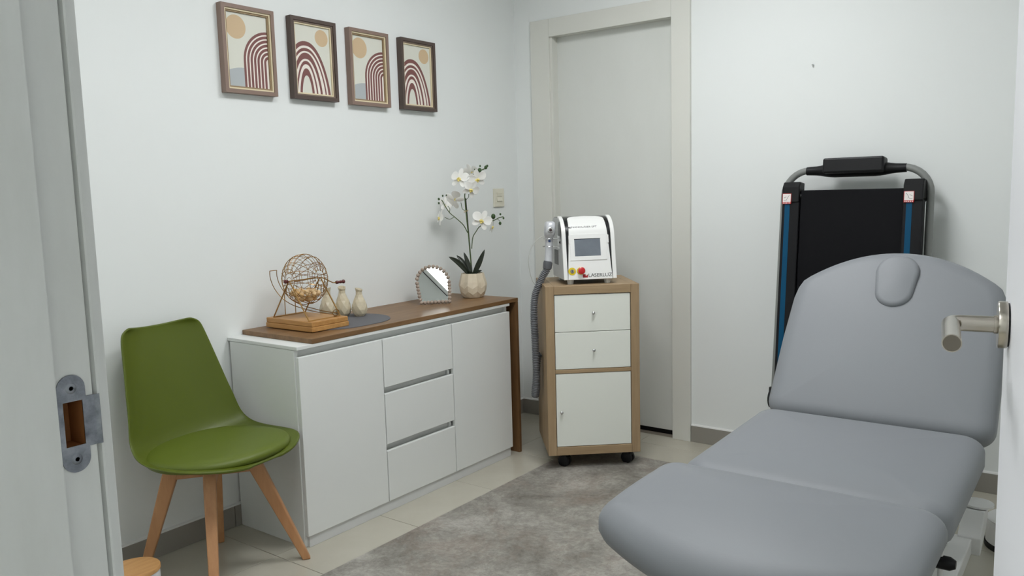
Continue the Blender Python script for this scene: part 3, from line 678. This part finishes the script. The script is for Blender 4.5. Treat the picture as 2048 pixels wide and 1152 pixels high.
# handpiece in its holder on the left side, hose hanging beside the cabinet
HXl, HY = -.168, -.030
hold = MB(); hold.box(-LW-.03, -LW+.0005, HY-.02, HY+.02, FZ+.150, FZ+.154).box(-LW-.03, -LW+.0005, HY-.02, HY+.02, FZ+.186, FZ+.190).box(-LW-.004, -LW+.0005, HY-.024, HY+.024, FZ+.140, FZ+.200)
for zz in (.152, .188): hold.tube([(HXl+.026*cos(t), HY+.026*sin(t), FZ+zz) for t in [.35*pi+2*pi*.82*k/18-.2*pi for k in range(19)]], .0016, 6)
hold.build('holder', CHROME2, lx, .0006)
MB().tube([(-LW-.0, HY-.024, FZ+.17), (-LW-.0, HY-.03, FZ+.17)], .006, 12).build('holder_screw', INK, lx, smooth=50)
HPM = mat('handpiece_silver', (206, 208, 212), .32, .15)
hp = MB()
def loft(m_, secs, n_=20):
    rings = []
    for (z, cx_, cy_, rx, ry, pw) in secs:
        rings.append([(HXl+cx_+rx*math.copysign(abs(cos(t))**pw, cos(t)), HY+cy_+ry*math.copysign(abs(sin(t))**pw, sin(t)), FZ+z) for t in [2*pi*k/n_ for k in range(n_)]])
    return m_.rings(rings)
loft(hp, [(.075, -.004, .0, .0195, .0195, 1), (.09, -.003, 0, .0185, .019, 1), (.13, 0, 0, .0165, .018, 1), (.165, .001, 0, .0165, .018, .9), (.195, .003, -.001, .018, .020, .8), (.203, .003, -.006, .0225, .027, .7), (.215, .003, -.010, .024, .032, .6), (.245, .005, -.010, .024, .033, .6), (.262, .006, -.008, .0215, .030, .65), (.268, .006, -.006, .015, .022, .8)])
hpo = hp.build('handpiece', HPM, lx, smooth=60)
ap = MB(); ap.rings([[(HXl+.002+r*cos(2*pi*k/24), HY-y, FZ+.229+r*sin(2*pi*k/24)) for k in range(24)] for r, y in ((.0135, .038), (.0135, .0445), (.011, .046), (.0065, .046), (.006, .043))]); ap.build('nozzle_ring', CHROME2, hpo, smooth=40)
MB().tube([(HXl+.002, HY-.042, FZ+.229), (HXl+.002, HY-.0452, FZ+.229)], .0058, 14).build('nozzle', mat('nozzle_dark', (70, 50, 50), .3), hpo)
MB().tube([(HXl, HY-.0165, FZ+.178), (HXl, HY-.0205, FZ+.178)], .0055, 14).build('trigger', mat('blue_button', (40, 62, 110), .35), hpo, smooth=50)
HOSE = mat('grey_hose', (112, 114, 118), .45)
hs = []
ctrl = [(HXl-.004, HY, FZ+.082), (HXl-.010, HY+.002, FZ+.045), (HXl-.030, HY+.006, FZ+.01), (HXl-.058, HY+.010, -.03), (HXl-.070, HY+.012, -.08), (HXl-.073, HY+.015, -.16), (HXl-.070, HY+.02, -.26), (HXl-.068, HY+.02, -.36), (HXl-.066, HY+.025, -.44), (HXl-.067, HY+.032, -.510), (HXl-.070, HY+.046, -.545), (HXl-.068, HY+.064, -.525), (HXl-.060, HY+.070, -.46), (HXl-.056, HY+.070, -.40), (HXl-.050, HY+.071, -.362), (HXl-.036, HY+.071, -.348)]
hpth = smooth_path(ctrl, 24)
hl = []; acc = 0
for a, c in zip(hpth, hpth[1:]): hl.append(acc); acc += (c-a).length
N = 640; pts = []; rad = []
import bisect
hl.append(acc)
for i in range(N):
    t = acc*i/(N-1); j = min(max(bisect.bisect_right(hl, t)-1, 0), len(hpth)-2); u_ = (t-hl[j])/max(1e-9, hl[j+1]-hl[j]); pts.append(hpth[j].lerp(hpth[j+1], u_))
    rad.append((.0158, .0178, .0178, .0158, .0138, .0138)[i % 6])
MB().tube(pts, rad, 14).build('hose', HOSE, lx, smooth=70)
MB().tube([(HXl-.004, HY, FZ+.083), (HXl-.006, HY, FZ+.072), (HXl-.009, HY+.001, FZ+.048)], [.0195, .0215, .020], 20).build('hose_cuff', mat('hose_cuff', (92, 94, 98), .5), lx, smooth=50)
tubp = smooth_path([(HXl+.0, HY+.015, FZ+.196), (HXl-.030, HY+.02, FZ+.196), (HXl-.065, HY+.03, FZ+.165), (HXl-.085, HY+.04, FZ+.11), (HXl-.085, HY+.05, FZ+.05), (HXl-.070, HY+.06, FZ-.01), (HXl-.055, HY+.07, FZ-.035)], 8)
MB().tube(tubp, .0017, 6).build('thin_tube', mat('clear_tube', (205, 206, 200), .3), lx, smooth=180)

# ================================================================ folded treadmill
tm = thing('folded_treadmill', 'folded black treadmill with blue stripes leaning on the back wall', 'treadmill', (1.80, -.30, 0), 0)
tm.rotation_euler = (math.radians(-6.0), 0, 0)
TUBE = mat('grey_tube_paint', (132, 134, 131), .4, 0); RAIL = mat('rail_black', (18, 18, 21), .45, spec=.25); BLUE = mat('blue_stripe', (4, 74, 108), .5, spec=.2)
r = .0145; hwd = .286; zt_ = 1.325; rc = .105; TY = .068
P = [(-hwd-.004, TY, .36), (-hwd, TY, zt_-rc)]+[(-hwd+rc-rc*cos(a), TY, zt_-rc+rc*sin(a)) for a in [pi/2*k/8 for k in range(1, 9)]]+[(hwd-rc+rc*sin(a), TY, zt_-rc+rc*cos(a)) for a in [pi/2*k/8 for k in range(0, 9)]]+[(hwd+.004, TY, .36)]
MB().tube(P, r, 16).build('handle_tube', TUBE, tm, smooth=60)
gp = MB(); gp.tube([(-.195+.39*i/20, TY, zt_-.003) for i in range(21)], [.0175, .0185, .0195, .022, .026, .0285]+[.030]*9+[.0285, .026, .022, .0195, .0185, .0175], 20); gp.build('grip', BLACK, tm, smooth=60)
bx('console', BLACK, tm, -.118, .120, TY-.052, TY+.02, zt_-.020, zt_+.043, bevel=.008)
bx('deck', DARK, tm, -.200, .205, .012, .034, .06, 1.236, bevel=.003)
bx('deck_underside', RAIL, tm, -.21, .215, .034, .09, .06, 1.20, bevel=.004)
for sg in (-1, 1):
    xo = sg*.237
    rl = bx('side_rail', RAIL, tm, xo-.036, xo+.036, .0, .045, .06, 1.20, bevel=.004)
    bx('blue_stripe', BLUE, rl, xo-.0115-.012*(1 if sg < 0 else 1), xo+.0095-.012*(1 if sg < 0 else 1), -.0012, .001, .08, 1.195, bevel=0)
    ec = MB(); ec.prism([(.066, 1.185), (-.006, 1.185), (-.006, 1.248), (.012, 1.272), (.066, 1.272)], xo-.036, xo+.036, 'yz'); eco = ec.build('end_cap', BLACK, tm, .004)
    MB().tube([(xo-sg*.030, .02, 1.215), (xo-sg*.044, .02, 1.215)], .008, 12).build('roller_bolt', TUBE, eco, smooth=50)
    stx = xo-.014
    s1 = bx('sticker', mat('red_print', (190, 40, 38), .5), tm, stx-.0185, stx+.0185, -.0075, -.0062, 1.178, 1.222, bevel=0)
    bx('sticker_field', mat('sticker_white', (238, 232, 228), .5), s1, stx-.0165, stx+.0165, -.0082, -.0073, 1.186, 1.220, bevel=0)
    pk = MB()
    for a, c in (((-.010, 1.214), (-.003, 1.204)), ((-.003, 1.204), (.001, 1.194)), ((.001, 1.194), (.013, 1.192)), ((.002, 1.208), (.012, 1.203))): pk.tube([(stx-sg*a[0]*-1, -.0083, a[1]), (stx-sg*c[0]*-1, -.0083, c[1])], .0006, 4)
    pk.build('sticker_drawing', INK, s1)
    for k in range(5): bx('sticker_print', mat('sticker_white', (238, 232, 228), .5), s1, stx-.015+.0065*k, stx-.0115+.0065*k, -.0080, -.0074, 1.180, 1.1835, bevel=0)
    pv = MB(); pv.box(sg*(hwd+.004)-.019, sg*(hwd+.004)+.019, TY-.022, TY+.022, .30, .385); pvo = pv.build('pivot_bracket', BLACK, tm, .004)
    MB().tube([(sg*(hwd+.010)-.012, TY-.005, .335), (sg*(hwd+.010)-.008, TY-.005, .335), (sg*(hwd+.010)+.016, TY-.005, .335), (sg*(hwd+.010)+.022, TY-.005, .335)], [.032, .042, .042, .034], 24).build('pivot_knob', BLACK, tm, smooth=40)
    bx('rear_post', TUBE, tm, sg*.27-.012, sg*.27+.012, .05, .085, .02, .36)
bx('motor_cover', BLACK, tm, -.27, .27, -.01, .12, .0, .28, bevel=.02)

# ================================================================ treatment bed
bed = thing('treatment_bed', 'grey padded adjustable treatment bed on a white metal base', 'bed', (2.12, -1.48, 0))
def cushion(outline, th, er, dome, ctr, M, name, material, bot=.012, deform=None):
    """outline: CCW convex (x,y) list; padded slab of thickness th, edge radius er, domed top"""
    n_ = len(outline); O = [Vector((a, c)) for a, c in outline]; nrm = []
    for i in range(n_):
        t = (O[(i+1) % n_]-O[i-1]).normalized(); nrm.append(Vector((t.y, -t.x)))
    def ring(ins, z): return [M @ Vector((O[i].x-nrm[i].x*ins, O[i].y-nrm[i].y*ins, z)) for i in range(n_)]
    R_ = [ring(bot, 0), ring(bot*.3, bot*.35), ring(0, bot)]
    z1 = th-er
    for k in range(0, 9):
        a = pi/2*k/8; R_.append(ring(er*1.35*(1-cos(a)), z1+er*sin(a)))
    c = Vector(ctr); base = [Vector((O[i].x-nrm[i].x*er*1.35, O[i].y-nrm[i].y*er*1.35)) for i in range(n_)]
    for sc in (.93, .84, .7, .5, .3, .1):
        R_.append([M @ Vector((c.x+(q.x-c.x)*sc, c.y+(q.y-c.y)*sc, th+dome*(1-sc**2.2))) for q in base])
    mb = MB().rings(R_, cap=False); n0 = len(mb.v)
    mb.add([M @ Vector((c.x, c.y, th+dome)), M @ Vector((c.x, c.y, 0))], [])
    for i in range(n_): mb.f += [(n0-n_+i, n0-n_+(i+1) % n_, n0), ((i+1) % n_, i, n0+1)]; mb.mi += [0, 0]
    if deform: mb.v = [tuple(deform(Vector(v))) for v in mb.v]
    return mb.build(name, material, bed, smooth=60)
BW = .318
def dense(poly, step=.03):
    out = []
    for i in range(len(poly)):
        a, c = Vector(poly[i-1]), Vector(poly[i]); k = max(1, int((c-a).length/step))
        for j in range(1, k+1): q = a.lerp(c, j/k); out.append((q.x, q.y))
    return out
SZT = .475
seat = dense(rrect(-BW, BW-.010, -.31, .31, .062, 8))
cushion(seat, .085, .040, .010, (0, 0), Matrix.Translation((0, 0, SZT)) @ Matrix.Rotation(math.radians(1.0), 4, 'X'), 'seat_cushion', GREY)
fw = BW+.011
end_ = [(fw*.90*u_, -.788+.088*abs(u_)**2) for u_ in [-1+2*k/30 for k in range(31)]]
foot = dense([(-fw, -.630), (-fw*.996, -.650), (-fw*.98, -.670), (-fw*.95, -.687)]+end_+[(fw*.95, -.687), (fw*.98, -.670), (fw*.996, -.650), (fw, -.630)]+arc(fw-.062, -.38, .062, 0, pi/2, 8)+arc(-fw+.062, -.38, .062, pi/2, pi, 8), .02)
def roll(v):      # the free end of the leg section rolls down over a large radius
    t = min(1, max(0, (-.48-v.y)/.312))
    return Vector((v.x, v.y, v.z-.062*(1-math.sqrt(1-.94*t**2.2))))
cushion(foot, .092, .040, .012, (0, -.53), Matrix.Translation((-.015, 0, SZT+.004)), 'leg_cushion', GREY, .038, roll)
# backrest outline: flat bottom, domed top
top = []
for k in range(25):
    u_ = -1+2*k/24; top.append((-u_*(BW-.045), .520+.100*(1-abs(u_)**2.1)))
bk = [(-BW+.055, 0), (BW-.055, 0)]+arc(BW-.055, .055, .055, -pi/2, 0, 8)[1:]+[(BW, .28), (BW-.005, .43), (BW-.012, .470), (BW-.024, .500)]+top+[(-BW+.024, .500), (-BW+.012, .470), (-BW+.005, .43), (-BW, .28)]+arc(-BW+.055, .055, .055, pi, 1.5*pi, 8)[:-1]
bk = dense(bk)
ANG = math.radians(53)
Mb = Matrix.Translation((0, .318+.062, SZT+.018)) @ Matrix.Rotation(ANG, 4, 'X')
cushion(bk, .08, .036, .008, (0, .30), Mb, 'back_cushion', GREY)
pil = [(x*1.0, y) for x, y in arc(0, .070, .064, 0, pi, 14)+arc(0, .0, .056, pi, 2*pi, 14)]
cushion(dense(pil, .02), .024, .012, .004, (0, .045), Mb @ Matrix.Translation((0.004, .455, .074)), 'face_hole_plug', GREY, .004)
WM = mat('white_powder_coat', (226, 226, 224), .35)
# base
for sg in (-1, 1):
    x = sg*.215
    bx('base_rail', WM, bed, x-.032, x+.032, -.44, .60, .10, .15, bevel=.004)
    for y in (-.38, .60):
        br = MB(); s_ = 1 if y > 0 else -1
        br.prism([(y-s_*.02, .10), (y+s_*.10, .145), (y+s_*.14, .185), (y+s_*.14, .208), (y+s_*.06, .215), (y-s_*.02, .155)], x-.030+sg*.022, x+.034+sg*.022, 'yz'); br.build('leg_bracket', WM, bed, .003)
        MB().lathe([(.034, .216), (.045, .2165), (.045, .223), (.042, .225)], 28, (x+sg*.030, y+s_*.115, 0)).build('foot_cap', WM, bed, smooth=40)
        MB().lathe([(.026, 0), (.028, .004), (.028, .012), (.012, .02), (.012, .099)], 20, (x-sg*.01, y-s_*.10, 0)).build('foot', mat('foot_rubber', (60, 60, 62), .6), bed, smooth=40)
    bx('seat_rail', WM, bed, sg*.235-.015, sg*.235+.015, -.32, .32, SZT-.045, SZT-.002, bevel=.003)
    bx('upright_plate', WM, bed, sg*.205-.004, sg*.205+.004, -.30, -.16, .14, SZT-.04, bevel=.002)
    kb = MB(); kb.tube([(sg*.225, -.10, .352), (sg*.255, -.10, .352), (sg*.283, -.10, .352), (sg*.295, -.10, .352)], [.013, .0165, .0165, .010], 12); kb.build('lock_knob', BLACK, bed, smooth=40)
    MB().tube([(sg*.262, -.10, .15), (sg*.262, -.10, SZT-.002)], .006, 10).build('lock_rod', WM, bed, smooth=60)
    bx('leg_rail', WM, bed, sg*.235-.015, sg*.235+.015, -.60, -.33, SZT-.045, SZT-.002, bevel=.003)
    rb = MB(); v0 = Mb @ Vector((sg*.235, .02, -.02)); v1 = Mb @ Vector((sg*.235, .50, -.02)); rb.tube([v0, v1], .016, 8); rb.build('back_rail', WM, bed, smooth=60)
for y in (-.41, .58): bx('cross_beam', WM, bed, -.182, .182, y-.03, y+.03, .10, .15, bevel=.004)
for a, c in (((-.40, .15), (.25, SZT-.04)), ((.50, .15), (-.25, SZT-.04))):
    for sg in (-1, 1): MB().tube([(sg*(.15 if a[0] < 0 else .175), a[0], a[1]), (sg*(.15 if a[0] < 0 else .175), c[0], c[1])], .018, 6).build('scissor_arm', WM, bed)
MB().tube([(0, -.35, .17), (0, .05, .33)], .03, 14).build('motor', BLACK, bed, smooth=50)
MB().tube([Mb @ Vector((0, .30, -.012)), (0, .36, SZT-.12)], .014, 10).build('back_strut', WM, bed, smooth=50)

# bin behind the bed
pb = thing('pedal_bin', 'white round bin with black base ring behind the bed', 'bin', (2.462, -.52, 0))
MB().lathe([(.100, 0), (.102, .004), (.102, .018), (.100, .020)], 40).build('base_ring', BLACK, pb, smooth=40)
MB().lathe([(.0985, .0202), (.0985, .09), (.096, .096)], 40).build('body', WM, pb, smooth=40)
MB().lathe([(.097, .0962), (.098, .10), (.09, .106), (.05, .109), (.005, .110)], 40).build('lid', WM, pb, smooth=60)

# ================================================================ green chair
ch_ = thing('green_chair', 'green moulded chair with seat pad and beech legs beside the sideboard', 'chair', (.288, -2.160, 0), math.radians(8))
# centre line (x forward, z), half width, wrap-forward, dish-up for rows from the front lip to the top
rows = [(.252, .418, .060, .0, .004), (.249, .424, .130, .0, .006), (.235, .430, .190, -.018, .010), (.195, .429, .234, -.020, .018), (.130, .422, .252, -.012, .026), (.040, .415, .253, .0, .032), (-.040, .411, .245, .005, .040),
        (-.090, .416, .234, .014, .052), (-.126, .433, .226, .028, .062), (-.149, .467, .219, .042, .058), (-.163, .511, .212, .050, .044), (-.180, .570, .203, .054, .024), (-.197, .640, .192, .054, .012),
        (-.213, .710, .179, .052, .006), (-.228, .770, .168, .048, .006), (-.238, .812, .158, .045, .008), (-.240, .826, .146, .044, .006), (-.241, .834, .120, .04, .008)]
NS = 17; vs, fs = [], []
for (x, z, hw_, wr, di) in rows:
    for k in range(NS):
        s = -1+2*k/(NS-1); sy = math.copysign(abs(s)**.92, s); a2 = abs(s)**2.3
        vs.append((x+wr*a2, hw_*sy, z+di*a2))
for i in range(len(rows)-1):
    for k in range(NS-1): q = i*NS+k; fs.append((q, q+1, q+NS+1, q+NS))
sh = MB().add(vs, fs).build('shell', GREEN, ch_, smooth=180)
md = sh.modifiers.new('solid', 'SOLIDIFY'); md.thickness = .009; md.offset = 1
md = sh.modifiers.new('sub', 'SUBSURF'); md.levels = 2; md.render_levels = 2
# seat pad
pad = []
for k in range(48):
    t = 2*pi*k/48; pad.append((.034+.218*cos(t)*(1 if cos(t) > 0 else .94), .232*math.copysign(abs(sin(t))**.85, sin(t))))
R_ = []
def padz(x, y): 
    return .422+.10*max(0, abs(y)-.10)**1.6+.05*max(0, x-.05)+.25*max(0, -x-.06)**1.5
for sc, dz in ((.97, -.006), (1.0, .004), (1.0, .012), (.975, .020), (.92, .0255), (.8, .029), (.6, .031), (.35, .032), (.1, .032)):
    R_.append([(.034+(a-.034)*sc, c*sc, padz(.034+(a-.034)*sc, c*sc)+dz) for a, c in pad])
MB().rings(R_).build('seat_pad', GREENP, ch_, smooth=180)
def leg(x0, y0, x1, y1, name='leg'):
    L_ = MB(); tz = .392; rings = []
    d_ = Vector((x1-x0, y1-y0, 0)).normalized(); s_ = Vector((-d_.y, d_.x, 0))
    for t, wd, tk in ((0, .025, .019), (.12, .0245, .019), (1, .0135, .0135)):
        c = Vector((x0+(x1-x0)*t, y0+(y1-y0)*t, tz*(1-t)))
        rings.append([c+d_*wd*a+s_*tk*e for a, e in ((-1,-1), (1,-1), (1,1), (-1,1))])
    L_.rings(rings); return L_.build('leg', BEECH, ch_, .004, seg=3)
LEGS = [(.085, .085, .205, .200), (.085, -.085, .205, -.200), (-.085, .085, -.185, .165), (-.085, -.085, -.185, -.165)]
for l in LEGS: leg(*l)
for sg in (-1, 1):
    b_ = MB(); q = [Vector((-.10, -.10*sg, 0)), Vector((.10, .10*sg, 0))]; d_ = (q[1]-q[0]).normalized(); s_ = Vector((-d_.y, d_.x, 0))*.018
    z0, z1 = (.340, .382)
    b_.rings([[q[0]-s_+Vector((0,0,z0)), q[0]+s_+Vector((0,0,z0)), q[0]+s_+Vector((0,0,z1)), q[0]-s_+Vector((0,0,z1))], [q[1]-s_+Vector((0,0,z0)), q[1]+s_+Vector((0,0,z0)), q[1]+s_+Vector((0,0,z1)), q[1]-s_+Vector((0,0,z1))]])
    b_.build('cross_brace', BEECH, ch_, .002)
bx('mount_plate', BLACK, ch_, -.07, .07, -.07, .07, .383, .408)

# small bin in front of the chair
wbn = thing('waste_bin', 'small white bin with a round bamboo lid in front of the chair', 'bin', (.437, -2.527, 0))
MB().lathe([(.066, 0), (.068, .003), (.0695, .165), (.069, .186)], 40).build('body', mat('bin_white_enamel', (226, 228, 232), .3), wbn, smooth=40)
MB().lathe([(.0700, .1865), (.0715, .188), (.0715, .196), (.0700, .198)], 48).build('lid', mat('bamboo_lid', (206, 160, 104), .45, var=((180, 130, 76), (70, 6, 30), .5)), wbn, smooth=40)
MB().tube([(-.058, -.012, .197), (-.058, -.012, .2)], .006, 14).build('lid_pin', BLACK, wbn, smooth=40)
